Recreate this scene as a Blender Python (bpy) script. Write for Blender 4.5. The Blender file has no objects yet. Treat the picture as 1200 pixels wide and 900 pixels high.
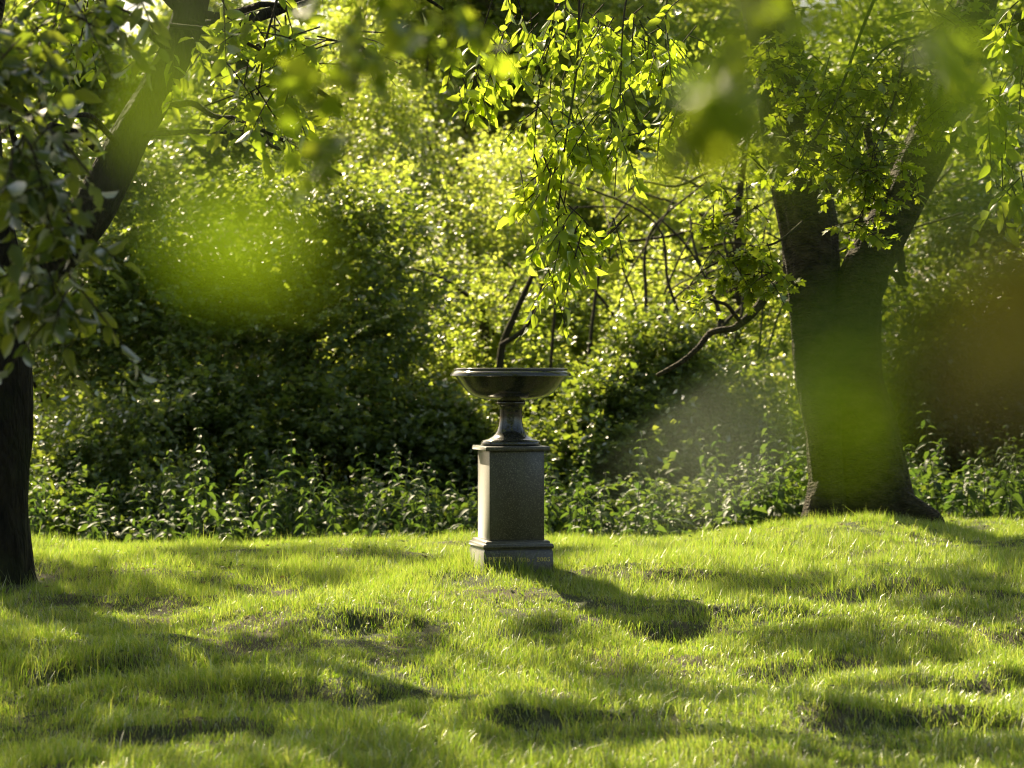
import bpy, math, random
import numpy as np
from mathutils import Matrix, Vector

random.seed(7)
RNG = np.random.default_rng(11)
SC = bpy.context.scene
COL = SC.collection

# ------------------------------------------------------------------ camera, sky, sun, exposure
FPX = 2833.3                     # 85 mm lens on a 36 mm sensor, in pixels of a 1200 px wide picture
EYE = 1.36
cam_d = bpy.data.cameras.new('camera')
cam = bpy.data.objects.new('camera', cam_d)
COL.objects.link(cam)
cam.location = (0, 0, EYE)
cam.rotation_euler = (math.radians(90) - math.atan(20 / FPX), 0, 0)
cam_d.lens = 85
cam_d.sensor_width = 36
cam_d.clip_start = 0.05
cam_d.clip_end = 3000
cam_d.dof.use_dof = True
cam_d.dof.focus_distance = 15.4
cam_d.dof.aperture_fstop = 2.5
SC.camera = cam

SUN_AZ, SUN_EL = 28.0, 40.0      # degrees left of straight ahead, degrees up
sun_dir = Vector((-math.sin(math.radians(SUN_AZ)) * math.cos(math.radians(SUN_EL)),
                  math.cos(math.radians(SUN_AZ)) * math.cos(math.radians(SUN_EL)),
                  math.sin(math.radians(SUN_EL))))
world = bpy.data.worlds.new('World')
SC.world = world
world.use_nodes = True
wn = world.node_tree
sky = wn.nodes.new('ShaderNodeTexSky')
sky.sky_type = 'NISHITA'
sky.sun_disc = False
sky.sun_elevation = math.radians(SUN_EL)
sky.sun_rotation = math.radians(-SUN_AZ)
sky.dust_density = 3.0
sky.air_density = 1.0
bg = wn.nodes['Background']
bg.inputs['Strength'].default_value = 0.085
wn.links.new(sky.outputs[0], bg.inputs['Color'])
sun_d = bpy.data.lights.new('sun', 'SUN')
sun_d.energy = 5.0
sun_d.angle = math.radians(0.53)
sun_d.color = (1.0, 0.89, 0.69)
sun = bpy.data.objects.new('sun', sun_d)
COL.objects.link(sun)
sun.location = (-8, 30, 25)
sun.rotation_euler = sun_dir.to_track_quat('Z', 'Y').to_euler()

vs = SC.view_settings
vs.view_transform = 'Standard'
vs.look = 'None'
vs.gamma = 1.0
vs.exposure = 1.32
vs.use_white_balance = True
vs.white_balance_temperature = 7700
vs.white_balance_tint = 6
SC.cycles.max_bounces = 10
SC.cycles.diffuse_bounces = 5
SC.cycles.glossy_bounces = 3
SC.cycles.transmission_bounces = 6
SC.cycles.caustics_reflective = False
SC.cycles.caustics_refractive = False
SC.cycles.sample_clamp_indirect = 4
SC.cycles.filter_width = 1.15
SC.cycles.use_denoising = True
SC.cycles.denoiser = 'OPENIMAGEDENOISE'
SC.cycles.denoising_input_passes = 'RGB_ALBEDO_NORMAL'
SC.cycles.denoising_prefilter = 'ACCURATE'


def at(px, py, d):
    """a point d metres in front of the camera that the photograph shows at px, py"""
    return np.array([(px - 600) * d / FPX, d, EYE - (py - 430) * d / FPX])


# ------------------------------------------------------------------ noise
def _hash(ix, iy, seed):
    h = (ix.astype(np.int64) * 374761393 + iy.astype(np.int64) * 668265263 + seed * 1442695041) & 0x7fffffff
    h = ((h ^ (h >> 13)) * 1274126177) & 0x7fffffff
    return ((h ^ (h >> 16)) & 0xffff) / 65535.0


def vnoise(x, y, seed=0):
    x = np.asarray(x, float); y = np.asarray(y, float)
    ix, iy = np.floor(x), np.floor(y)
    fx, fy = x - ix, y - iy
    fx = fx * fx * (3 - 2 * fx); fy = fy * fy * (3 - 2 * fy)
    a = _hash(ix, iy, seed); b = _hash(ix + 1, iy, seed)
    c = _hash(ix, iy + 1, seed); d = _hash(ix + 1, iy + 1, seed)
    return (a * (1 - fx) + b * fx) * (1 - fy) + (c * (1 - fx) + d * fx) * fy - 0.5


def sstep(a, b, x):
    t = np.clip((x - a) / (b - a), 0, 1)
    return t * t * (3 - 2 * t)


# ------------------------------------------------------------------ mesh helpers
def mesh_raw(name, V, F, mats=(), smooth=False, attr=None):
    V = np.ascontiguousarray(V, np.float32); F = np.ascontiguousarray(F, np.int32)
    k = F.shape[1]
    me = bpy.data.meshes.new(name)
    me.vertices.add(len(V)); me.vertices.foreach_set('co', V.ravel())
    me.loops.add(F.size); me.loops.foreach_set('vertex_index', F.ravel())
    me.polygons.add(len(F)); me.polygons.foreach_set('loop_start', np.arange(0, F.size, k, dtype=np.int32))
    if smooth:
        me.polygons.foreach_set('use_smooth', np.ones(len(F), bool))
    if attr is not None:
        a = me.attributes.new('tint', 'FLOAT', 'POINT')
        a.data.foreach_set('value', np.ascontiguousarray(attr, np.float32))
    for m in mats:
        me.materials.append(m)
    me.update(calc_edges=True)
    return me


def link(name, me, parent=None, kind=None):
    o = bpy.data.objects.new(name, me)
    COL.objects.link(o)
    if parent is not None:
        o.parent = parent
    if kind:
        o['kind'] = kind
    return o


def thing(name, label, cat, loc=(0, 0, 0), group=None):
    o = bpy.data.objects.new(name, None)
    o.empty_display_size = 0.2
    COL.objects.link(o)
    o.location = loc
    o['label'] = label; o['category'] = cat
    if group:
        o['group'] = group
    return o


def part(name, V, F, mat, parent, smooth=False, kind=None, attr=None):
    """V in world coordinates"""
    off = np.array(parent.location) if parent is not None else 0
    return link(name, mesh_raw(name, np.asarray(V) - off, F, (mat,), smooth, attr), parent, kind)


def join(parts):
    Vs, Fs, n = [], [], 0
    for V, F in parts:
        Vs.append(V); Fs.append(F + n); n += len(V)
    return np.vstack(Vs), np.vstack(Fs)


def norm(v):
    return v / np.maximum(np.linalg.norm(v, axis=-1, keepdims=True), 1e-9)


def catmull(P, n):
    P = np.asarray(P, float)
    Q = np.vstack([2 * P[0] - P[1], P, 2 * P[-1] - P[-2]])
    t = np.linspace(0, len(P) - 1 - 1e-6, n)
    i = t.astype(int); f = (t - i)[:, None]
    a, b, c, d = Q[i], Q[i + 1], Q[i + 2], Q[i + 3]
    return 0.5 * (2 * b + (c - a) * f + (2 * a - 5 * b + 4 * c - d) * f ** 2 + (3 * b - a - 3 * c + d) * f ** 3)


def tube(P, R, sides=6, n=None, rough=0.0, seed=0, ridge=0.0, flare=None):
    """tapered tube through P with radii R; rough/ridge push bark lumps in and out; triangles"""
    P = np.asarray(P, float); R = np.asarray(R, float)
    if n is None:
        n = max(3, 3 * len(P))
    if len(P) > 1:
        C = catmull(P, n)
        r = np.interp(np.linspace(0, 1, n), np.linspace(0, 1, len(R)), R)
    T = norm(np.gradient(C, axis=0))
    ref = np.array([0.0, 1.0, 0.0]) if abs(T[0][1]) < 0.9 else np.array([1.0, 0, 0])
    U = norm(np.cross(T, ref)); W = np.cross(T, U)
    a = np.linspace(0, 2 * math.pi, sides, endpoint=False)
    rr = np.repeat(r[:, None], sides, 1)
    s = np.concatenate([[0], np.cumsum(np.linalg.norm(np.diff(C, axis=0), axis=1))])
    A = np.repeat(a[None], n, 0); S = np.repeat(s[:, None], sides, 1)
    if rough:
        k = 6
        x1, x2 = np.cos(A) * 1.7, np.sin(A) * 1.7
        rr = rr * (1 + rough * (vnoise(x1 * 1.3 + S * 1.1, x2 * 1.3 + S * .7, seed) * 1.6 + vnoise(x1 * 3 - S * 3, x2 * 3 + S * 2.4, seed + 3)))
    if rough:
        rr = rr * (1 + rough * .45 * vnoise(A / (2 * math.pi) * 18, S * 7, seed + 5) + rough * .3 * vnoise(A / (2 * math.pi) * 40, S * 16, seed + 6))
    if ridge:
        w = vnoise(A / (2 * math.pi) * 26, S * 2.6, seed + 9)
        rr = rr * (1 + ridge * (np.abs(w) * 2 - 0.5))
    if flare is not None:
        rr = rr * flare(A, S)
    V = C[:, None] + (np.cos(A)[..., None] * U[:, None] + np.sin(A)[..., None] * W[:, None]) * rr[..., None]
    V = V.reshape(-1, 3)
    i = np.arange(n - 1)[:, None] * sides; j = np.arange(sides)[None]
    q0 = (i + j).ravel(); q1 = (i + (j + 1) % sides).ravel()
    F = np.vstack([np.stack([q0, q1, q1 + sides], 1), np.stack([q0, q1 + sides, q0 + sides], 1)])
    ce = len(V)
    V = np.vstack([V, C[-1:] + T[-1:] * r[-1] * .4])
    e0 = (n - 1) * sides + np.arange(sides)
    F = np.vstack([F, np.stack([e0, (n - 1) * sides + (np.arange(sides) + 1) % sides, np.full(sides, ce)], 1)])
    return V, F


def lathe(prof, sides=64, centre=(0, 0, 0)):
    prof = np.asarray(prof, float)
    a = np.linspace(0, 2 * math.pi, sides, endpoint=False)
    V = np.stack([prof[:, None, 0] * np.cos(a), prof[:, None, 0] * np.sin(a), np.repeat(prof[:, 1:2], sides, 1)], -1).reshape(-1, 3)
    i = np.arange(len(prof) - 1)[:, None] * sides; j = np.arange(sides)[None]
    q0 = (i + j).ravel(); q1 = (i + (j + 1) % sides).ravel()
    F = np.vstack([np.stack([q0, q1, q1 + sides], 1), np.stack([q0, q1 + sides, q0 + sides], 1)])
    return V + np.array(centre), F


# ------------------------------------------------------------------ leaves
def leaf_kite(w=0.55):
    return (np.array([[0, 0, 0], [-w / 2, .45, .10], [0, 1, -.08], [w / 2, .45, .10]]), np.array([[0, 3, 2], [0, 2, 1]]))


def leaf_oval(w=0.5, droop=.25, fold=.10):
    y = [0, .33, .68, 1.0]
    mid = [(0, t, -droop * t * t) for t in y]
    V = mid + [(-w * .47, .30, fold - droop * .09), (-w * .40, .66, fold - droop * .43), (w * .47, .30, fold - droop * .09), (w * .40, .66, fold - droop * .43)]
    F = [(0, 1, 4), (1, 5, 4), (1, 2, 5), (2, 3, 5), (0, 6, 1), (1, 6, 7), (1, 7, 2), (2, 7, 3)]
    return np.array(V), np.array(F)


def leaf_maple(w=1.0):
    half = [(.0, .0), (.20, .02), (.46, .10), (.34, .24), (.52, .52), (.47, .62), (.22, .50), (.20, .72), (.10, .86), (.0, 1.0)]
    pts = [(x * w, y) for x, y in half] + [(-x * w, y) for x, y in half[-2:0:-1]]
    V = [(0, .36, -.03)] + [(x, y, .12 * abs(x) - .18 * (y - .3) ** 2) for x, y in pts]
    n = len(pts)
    return np.array(V), np.array([(0, 1 + i, 1 + (i + 1) % n) for i in range(n)])


def frames(D, N):
    D = norm(D); X = norm(np.cross(D, N)); N = np.cross(X, D)
    return X, D, N


def leaves_geo(P, D, N, L, unit):
    u, f = unit
    X, D, N = frames(D, N)
    B = np.stack([X, D, N], 1)                                  # n,3,3
    V = P[:, None] + (u[None] @ B) * L[:, None, None]
    F = (f[None] + (np.arange(len(P)) * len(u))[:, None, None]).reshape(-1, 3)
    return V.reshape(-1, 3), F


def spray_frames(C, T, n, twig, L, rng, flat=.6, up=(0, 0, 1), droop=.0):
    """n leaves along each twig (start C, direction T): leaf bases, axes, normals, lengths"""
    m = len(C)
    t = (np.arange(n)[None] + rng.uniform(.2, .8, (m, n))) / n
    P = C[:, None] + T[:, None] * (t * twig)[..., None]
    P[..., 2] -= droop * (t * twig) ** 2
    side = norm(np.cross(T, np.array(up)[None] + rng.normal(0, .25, (m, 3))))
    sgn = np.where(np.arange(n) % 2, 1.0, -1.0)[None, :, None]
    D = T[:, None] * .55 + side[:, None] * sgn * .85 + rng.normal(0, .35, (m, n, 3))
    D[..., 2] -= droop
    N = np.array(up)[None, None] * flat + rng.normal(0, .5, (m, n, 3))
    Ls = L * rng.uniform(.6, 1.2, (m, n))
    return P.reshape(-1, 3), D.reshape(-1, 3), N.reshape(-1, 3), Ls.ravel()


def blob_points(blobs, n, rng, shell=.55):
    """points in a union of ellipsoids [(centre, radii)], crowded to the outside; with outward directions"""
    blobs = [(np.array(c, float), np.array(r, float)) for c, r in blobs]
    w = np.array([r[0] * r[1] + r[1] * r[2] + r[0] * r[2] for c, r in blobs]); w /= w.sum()
    which = rng.choice(len(blobs), n, p=w)
    u = norm(rng.normal(0, 1, (n, 3)))
    rad = rng.uniform(shell, 1.0, n) ** .6
    Cs = np.array([b[0] for b in blobs])[which]; Rs = np.array([b[1] for b in blobs])[which]
    return Cs + u * Rs * rad[:, None], u


def clump_blobs(centre, radii, k, rng, size=(.30, .5), low=-.8):
    out = []
    for _ in range(k):
        u = norm(rng.normal(0, 1, 3))
        if u[2] < low:
            u[2] = abs(u[2])
        p = np.array(centre) + u * np.array(radii) * rng.uniform(.25, .85)
        s = rng.uniform(*size)
        out.append((p, np.array(radii) * s * rng.uniform(.75, 1.2, 3)))
    return out


# ------------------------------------------------------------------ materials
def nt(name):
    m = bpy.data.materials.new(name)
    m.use_nodes = True
    t = m.node_tree
    for nd in list(t.nodes):
        t.nodes.remove(nd)
    out = t.nodes.new('ShaderNodeOutputMaterial')
    return m, t, out


def mixcol(t, fac, a, b):
    n = t.nodes.new('ShaderNodeMix'); n.data_type = 'RGBA'
    if hasattr(fac, 'links'):
        t.links.new(fac, n.inputs[0])
    else:
        n.inputs[0].default_value = fac
    for i, c in ((6, a), (7, b)):
        if hasattr(c, 'links'):
            t.links.new(c, n.inputs[i])
        else:
            n.inputs[i].default_value = (*c, 1)
    return n.outputs[2]


def mathn(t, op, a, b=0.0):
    n = t.nodes.new('ShaderNodeMath'); n.operation = op
    for i, v in ((0, a), (1, b)):
        if hasattr(v, 'links'):
            t.links.new(v, n.inputs[i])
        else:
            n.inputs[i].default_value = v
    return n.outputs[0]


def leaf_mat(name, d1, d2, t1, t2, gloss=.35, rough=.38, objects=False, trans=.5):
    m, t, out = nt(name)
    if objects:
        r = t.nodes.new('ShaderNodeObjectInfo').outputs['Random']
    else:
        r = t.nodes.new('ShaderNodeNewGeometry').outputs['Random Per Island']
    cd = mixcol(t, r, d1, d2); ct = mixcol(t, r, t1, t2)
    d = t.nodes.new('ShaderNodeBsdfDiffuse'); t.links.new(cd, d.inputs['Color'])
    tr = t.nodes.new('ShaderNodeBsdfTranslucent'); t.links.new(ct, tr.inputs['Color'])
    mx = t.nodes.new('ShaderNodeMixShader'); mx.inputs[0].default_value = trans
    t.links.new(d.outputs[0], mx.inputs[1]); t.links.new(tr.outputs[0], mx.inputs[2])
    g = t.nodes.new('ShaderNodeBsdfGlossy'); g.inputs['Roughness'].default_value = rough
    g.inputs['Color'].default_value = (1, 1, 1, 1)
    fr = t.nodes.new('ShaderNodeFresnel'); fr.inputs['IOR'].default_value = 1.42
    f = mathn(t, 'MULTIPLY', fr.outputs[0], gloss * 2)
    f = mathn(t, 'MINIMUM', f, max(.10, gloss * .9))
    m2 = t.nodes.new('ShaderNodeMixShader'); t.links.new(f, m2.inputs[0])
    t.links.new(mx.outputs[0], m2.inputs[1]); t.links.new(g.outputs[0], m2.inputs[2])
    t.links.new(m2.outputs[0], out.inputs['Surface'])
    return m


def bark_mat(name, c1, c2, moss=(.06, .09, .02), moss_amt=.3, bands=False, scale=9, bump=.6):
    m, t, out = nt(name)
    tc = t.nodes.new('ShaderNodeTexCoord')
    mp = t.nodes.new('ShaderNodeMapping'); t.links.new(tc.outputs['Object'], mp.inputs[0])
    mp.inputs['Scale'].default_value = (1, 1, 2.2) if bands else (1, 1, .28)
    n1 = t.nodes.new('ShaderNodeTexNoise'); n1.inputs['Scale'].default_value = scale
    n1.inputs['Detail'].default_value = 9; n1.inputs['Roughness'].default_value = .65
    t.links.new(mp.outputs[0], n1.inputs['Vector'])
    n2 = t.nodes.new('ShaderNodeTexNoise'); n2.inputs['Scale'].default_value = 3.0; n2.inputs['Detail'].default_value = 5
    t.links.new(tc.outputs['Object'], n2.inputs['Vector'])
    vo = t.nodes.new('ShaderNodeTexVoronoi'); vo.inputs['Scale'].default_value = scale * 2.2; vo.feature = 'DISTANCE_TO_EDGE'
    t.links.new(mp.outputs[0], vo.inputs['Vector'])
    rp = t.nodes.new('ShaderNodeMapRange'); t.links.new(n1.outputs[0], rp.inputs[0])
    rp.inputs[1].default_value = .35; rp.inputs[2].default_value = .68
    col = mixcol(t, rp.outputs[0], c1, c2)
    r2 = t.nodes.new('ShaderNodeMapRange'); t.links.new(n2.outputs[0], r2.inputs[0])
    r2.inputs[1].default_value = .48; r2.inputs[2].default_value = .68; r2.inputs[4].default_value = moss_amt
    col = mixcol(t, r2.outputs[0], col, moss)
    p = t.nodes.new('ShaderNodeBsdfPrincipled'); t.links.new(col, p.inputs['Base Color'])
    p.inputs['Roughness'].default_value = .85; p.inputs['Specular IOR Level'].default_value = .25
    h = mathn(t, 'ADD', n1.outputs[0], mathn(t, 'MULTIPLY', vo.outputs[0], .8))
    b = t.nodes.new('ShaderNodeBump'); b.inputs['Strength'].default_value = bump; b.inputs['Distance'].default_value = .06
    t.links.new(h, b.inputs['Height']); t.links.new(b.outputs[0], p.inputs['Normal'])
    t.links.new(p.outputs[0], out.inputs['Surface'])
    return m


def granite_mat(name, base, speck, light, rough, spec=.5, scale=260, stain=.5, dust_sheen=.7):
    m, t, out = nt(name)
    tc = t.nodes.new('ShaderNodeTexCoord')
    v = t.nodes.new('ShaderNodeTexVoronoi'); v.inputs['Scale'].default_value = scale
    t.links.new(tc.outputs['Object'], v.inputs['Vector'])
    sep = t.nodes.new('ShaderNodeSeparateColor'); t.links.new(v.outputs['Color'], sep.inputs[0])
    a = t.nodes.new('ShaderNodeMapRange'); t.links.new(sep.outputs[0], a.inputs[0]); a.inputs[1].default_value = .25; a.inputs[2].default_value = .8
    b = t.nodes.new('ShaderNodeMapRange'); t.links.new(sep.outputs[1], b.inputs[0]); b.inputs[1].default_value = .82; b.inputs[2].default_value = .97
    col = mixcol(t, a.outputs[0], base, speck)
    col = mixcol(t, b.outputs[0], col, light)
    n = t.nodes.new('ShaderNodeTexNoise'); n.inputs['Scale'].default_value = 5; n.inputs['Detail'].default_value = 6
    mp = t.nodes.new('ShaderNodeMapping'); mp.inputs['Scale'].default_value = (1.6, 1.6, .45)
    t.links.new(tc.outputs['Object'], mp.inputs[0]); t.links.new(mp.outputs[0], n.inputs['Vector'])
    st = t.nodes.new('ShaderNodeMapRange'); t.links.new(n.outputs[0], st.inputs[0]); st.inputs[1].default_value = .50; st.inputs[2].default_value = .72; st.inputs[4].default_value = stain
    col = mixcol(t, st.outputs[0], col, (.075, .075, .04))
    li = t.nodes.new('ShaderNodeTexNoise'); li.inputs['Scale'].default_value = 22; li.inputs['Detail'].default_value = 3
    t.links.new(tc.outputs['Object'], li.inputs['Vector'])
    lr = t.nodes.new('ShaderNodeMapRange'); t.links.new(li.outputs[0], lr.inputs[0]); lr.inputs[1].default_value = .70; lr.inputs[2].default_value = .76; lr.inputs[4].default_value = stain * .8
    col = mixcol(t, lr.outputs[0], col, (.26, .26, .20))
    w = t.nodes.new('ShaderNodeMapRange'); t.links.new(n.outputs[0], w.inputs[0]); w.inputs[1].default_value = .35; w.inputs[2].default_value = .75
    w.inputs[3].default_value = rough - .07; w.inputs[4].default_value = rough + .13
    p = t.nodes.new('ShaderNodeBsdfPrincipled'); t.links.new(col, p.inputs['Base Color'])
    t.links.new(w.outputs[0], p.inputs['Roughness']); p.inputs['Specular IOR Level'].default_value = spec
    p.inputs['Sheen Weight'].default_value = dust_sheen; p.inputs['Sheen Roughness'].default_value = .35     # dusty skin, its sheen set to brighten the sun-grazed left face
    t.links.new(p.outputs[0], out.inputs['Surface'])
    return m


def plain_mat(name, col, rough=.5):
    m, t, out = nt(name)
    p = t.nodes.new('ShaderNodeBsdfPrincipled')
    tc = t.nodes.new('ShaderNodeTexCoord')
    n = t.nodes.new('ShaderNodeTexNoise'); n.inputs['Scale'].default_value = 40; n.inputs['Detail'].default_value = 4
    t.links.new(tc.outputs['Object'], n.inputs['Vector'])
    c = mixcol(t, n.outputs[0], tuple(x * .7 for x in col), tuple(x * 1.25 for x in col))
    t.links.new(c, p.inputs['Base Color']); p.inputs['Roughness'].default_value = rough
    t.links.new(p.outputs[0], out.inputs['Surface'])
    return m


def leaf_pair(name, *c, **k):
    return leaf_mat(name, *c, objects=True, **k), leaf_mat(name + '_mass', *c, **k)


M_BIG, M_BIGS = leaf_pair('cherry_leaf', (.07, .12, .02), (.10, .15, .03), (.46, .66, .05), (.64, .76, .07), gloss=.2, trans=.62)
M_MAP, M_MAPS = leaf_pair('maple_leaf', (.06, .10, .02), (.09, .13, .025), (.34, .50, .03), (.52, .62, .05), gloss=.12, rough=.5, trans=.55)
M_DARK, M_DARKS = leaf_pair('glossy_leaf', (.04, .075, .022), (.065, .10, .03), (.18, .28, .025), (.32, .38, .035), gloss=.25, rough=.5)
M_NEAR = leaf_mat('near_leaf', (.05, .115, .045), (.065, .125, .05), (.15, .29, .012), (.22, .33, .015), objects=True, gloss=.12, rough=.55)
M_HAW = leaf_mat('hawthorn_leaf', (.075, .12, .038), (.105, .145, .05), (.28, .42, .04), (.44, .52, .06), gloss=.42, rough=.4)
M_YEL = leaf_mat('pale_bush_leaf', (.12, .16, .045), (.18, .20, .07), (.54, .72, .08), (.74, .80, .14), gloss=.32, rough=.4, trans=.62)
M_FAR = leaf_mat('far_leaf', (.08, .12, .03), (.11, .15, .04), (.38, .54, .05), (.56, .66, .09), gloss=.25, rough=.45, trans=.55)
M_NET = leaf_mat('nettle_leaf', (.045, .085, .034), (.065, .105, .042), (.10, .20, .028), (.17, .26, .032), objects=True, gloss=.14, rough=.5)
M_NETS = leaf_mat('undergrowth_leaf', (.05, .09, .03), (.07, .11, .036), (.14, .25, .03), (.24, .32, .035), gloss=.14, rough=.5)
M_BRK = leaf_mat('brown_leaf', (.11, .085, .02), (.13, .11, .02), (.34, .29, .02), (.36, .33, .025), objects=True, gloss=.2)
M_GRASS = leaf_mat('grass_blade', (.075, .13, .015), (.16, .18, .055), (.27, .51, .02), (.63, .70, .14), gloss=.24, rough=.42, trans=.5)
M_DRY = leaf_mat('dry_leaf', (.16, .11, .06), (.24, .18, .11), (.12, .08, .03), (.16, .12, .05), gloss=.15, rough=.5)
M_BARK = bark_mat('furrowed_bark', (.006, .005, .004), (.030, .024, .016), moss_amt=.2, scale=11, bump=1.0)
M_CHERRY = bark_mat('banded_bark', (.008, .006, .004), (.10, .078, .048), moss=(.035, .045, .012), moss_amt=.45, bands=True, scale=8, bump=1.0)
M_TWIG = bark_mat('twig_bark', (.03, .024, .016), (.075, .06, .04), moss_amt=.3, scale=14, bump=.3)
M_STEM = plain_mat('nettle_stem', (.07, .10, .03), .6)
M_GRAN = granite_mat('grey_granite', (.015, .012, .008), (.054, .045, .031), (.20, .18, .145), .36, .8)
M_POL = granite_mat('polished_granite', (.016, .016, .014), (.034, .034, .029), (.10, .10, .09), .10, .7, 300, .15, .15)
M_GOLD = plain_mat('worn_gilding', (.90, .72, .16), .45)


def ground_mat():
    m, t, out = nt('soil_and_thatch')
    tc = t.nodes.new('ShaderNodeTexCoord')
    n = t.nodes.new('ShaderNodeTexNoise'); n.inputs['Scale'].default_value = 14; n.inputs['Detail'].default_value = 10; n.inputs['Roughness'].default_value = .7
    t.links.new(tc.outputs['Object'], n.inputs['Vector'])
    n2 = t.nodes.new('ShaderNodeTexNoise'); n2.inputs['Scale'].default_value = 1.3; n2.inputs['Detail'].default_value = 5
    t.links.new(tc.outputs['Object'], n2.inputs['Vector'])
    c = mixcol(t, n.outputs[0], (.022, .018, .010), (.10, .085, .045))
    r = t.nodes.new('ShaderNodeMapRange'); t.links.new(n2.outputs[0], r.inputs[0]); r.inputs[1].default_value = .42; r.inputs[2].default_value = .6
    c = mixcol(t, r.outputs[0], c, (.022, .034, .008))
    p = t.nodes.new('ShaderNodeBsdfPrincipled'); t.links.new(c, p.inputs['Base Color']); p.inputs['Roughness'].default_value = .95
    b = t.nodes.new('ShaderNodeBump'); b.inputs['Strength'].default_value = .8; b.inputs['Distance'].default_value = .02
    t.links.new(n.outputs[0], b.inputs['Height']); t.links.new(b.outputs[0], p.inputs['Normal'])
    t.links.new(p.outputs[0], out.inputs['Surface'])
    return m


M_SOIL = ground_mat()

# ------------------------------------------------------------------ the ground: a low grassy rise with soft hummocks
_ky = np.array([-60, 0, 8, 11, 13, 14.7, 16.4, 18, 19.3, 20.6, 22, 24, 28, 60, 700])
_kz = np.array([-.55, -.5, -.5, -.42, -.31, -.17, -.01, -.04, -.10, -.19, -.44, -.75, -.95, -1, -1.0])
_ty = np.linspace(-60, 700, 15201)
_tz = np.interp(_ty, _ky, _kz)
_k = np.hanning(25); _k /= _k.sum()
_tz = np.convolve(np.pad(_tz, 12, mode='edge'), _k, mode='valid')
# hummock lips that face the camera: x, y, half width, drop
LIPS = [(.95, 14.45, .42, .08), (-.85, 14.3, .36, .09), (-2.3, 13.0, .40, .10), (-.7, 12.5, .5, .09), (.62, 16.2, .25, .06),
        (.95, 16.0, .35, .05), (1.35, 14.9, .6, .06), (2.5, 12.6, .5, .10), (1.9, 11.6, .6, .10), (-1.6, 11.6, .6, .10), (.3, 11.7, .5, .08),
        (2.3, 15.5, .6, .06), (-2.0, 15.2, .6, .05), (1.6, 13.4, .5, .07), (-3.0, 11.9, .5, .08), (3.2, 14.2, .5, .07)]


def ground_z(x, y):
    x = np.asarray(x, float); y = np.asarray(y, float)
    yy = y - 1.15 * sstep(1.0, 2.9, x) * sstep(17.0, 20.0, y)
    z = np.interp(yy, _ty, _tz)
    z = z - .02 * sstep(-1.0, -3.0, x) * sstep(17, 19.5, y) + .10 * sstep(1.0, 2.6, x) * sstep(16.5, 18.5, y) + .05 * np.exp(-((x - 2.9) ** 2 + (y - 20.3) ** 2) / 1.6)
    m = sstep(24, 20.5, y)
    z = z + m * (.13 * vnoise(x * .75 + 3, y * .95, 5) + .065 * vnoise(x * 2.1, y * 2.6, 6) + .04 * vnoise(x * 4.6, y * 5.2, 7) + .022 * vnoise(x * 9, y * 9, 8))
    for lx, ly, hw, dr in LIPS:
        w = np.exp(-((x - lx) / hw) ** 4)
        yl = ly + .10 * np.sin((x - lx) * 7)
        d = y - yl
        z = z + w * dr * .75 * (sstep(-.10, .12, d) * np.exp(-np.maximum(d, 0) / .55) - .35 * np.exp(-((d + .14) / .14) ** 2))
    # level seat for the monument
    s = np.exp(-((x) ** 2 + (y - 16.4) ** 2) / .22)
    return z * (1 - s) + 0.0 * s


def axis(lo, hi, step, far_lo, far_hi):
    a = np.arange(lo, hi + step / 2, step)
    g = 1.35 ** np.arange(1, 26) * step
    up = hi + np.cumsum(g); dn = lo - np.cumsum(g)
    return np.concatenate([dn[dn > far_lo][::-1], a, up[up < far_hi]])


gx = axis(-6.5, 6.5, .07, -700, 700); gy = axis(9.0, 23.0, .06, -60, 700)
GX, GY = np.meshgrid(gx, gy)
GV = np.stack([GX, GY, ground_z(GX, GY)], -1).reshape(-1, 3)
nx = len(gx)
ii = (np.arange(len(gy) - 1)[:, None] * nx + np.arange(nx - 1)[None]).ravel()
GF = np.stack([ii, ii + 1, ii + nx + 1, ii + nx], 1)
link('ground', mesh_raw('ground', GV, GF, (M_SOIL,), True), kind='structure')

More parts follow.
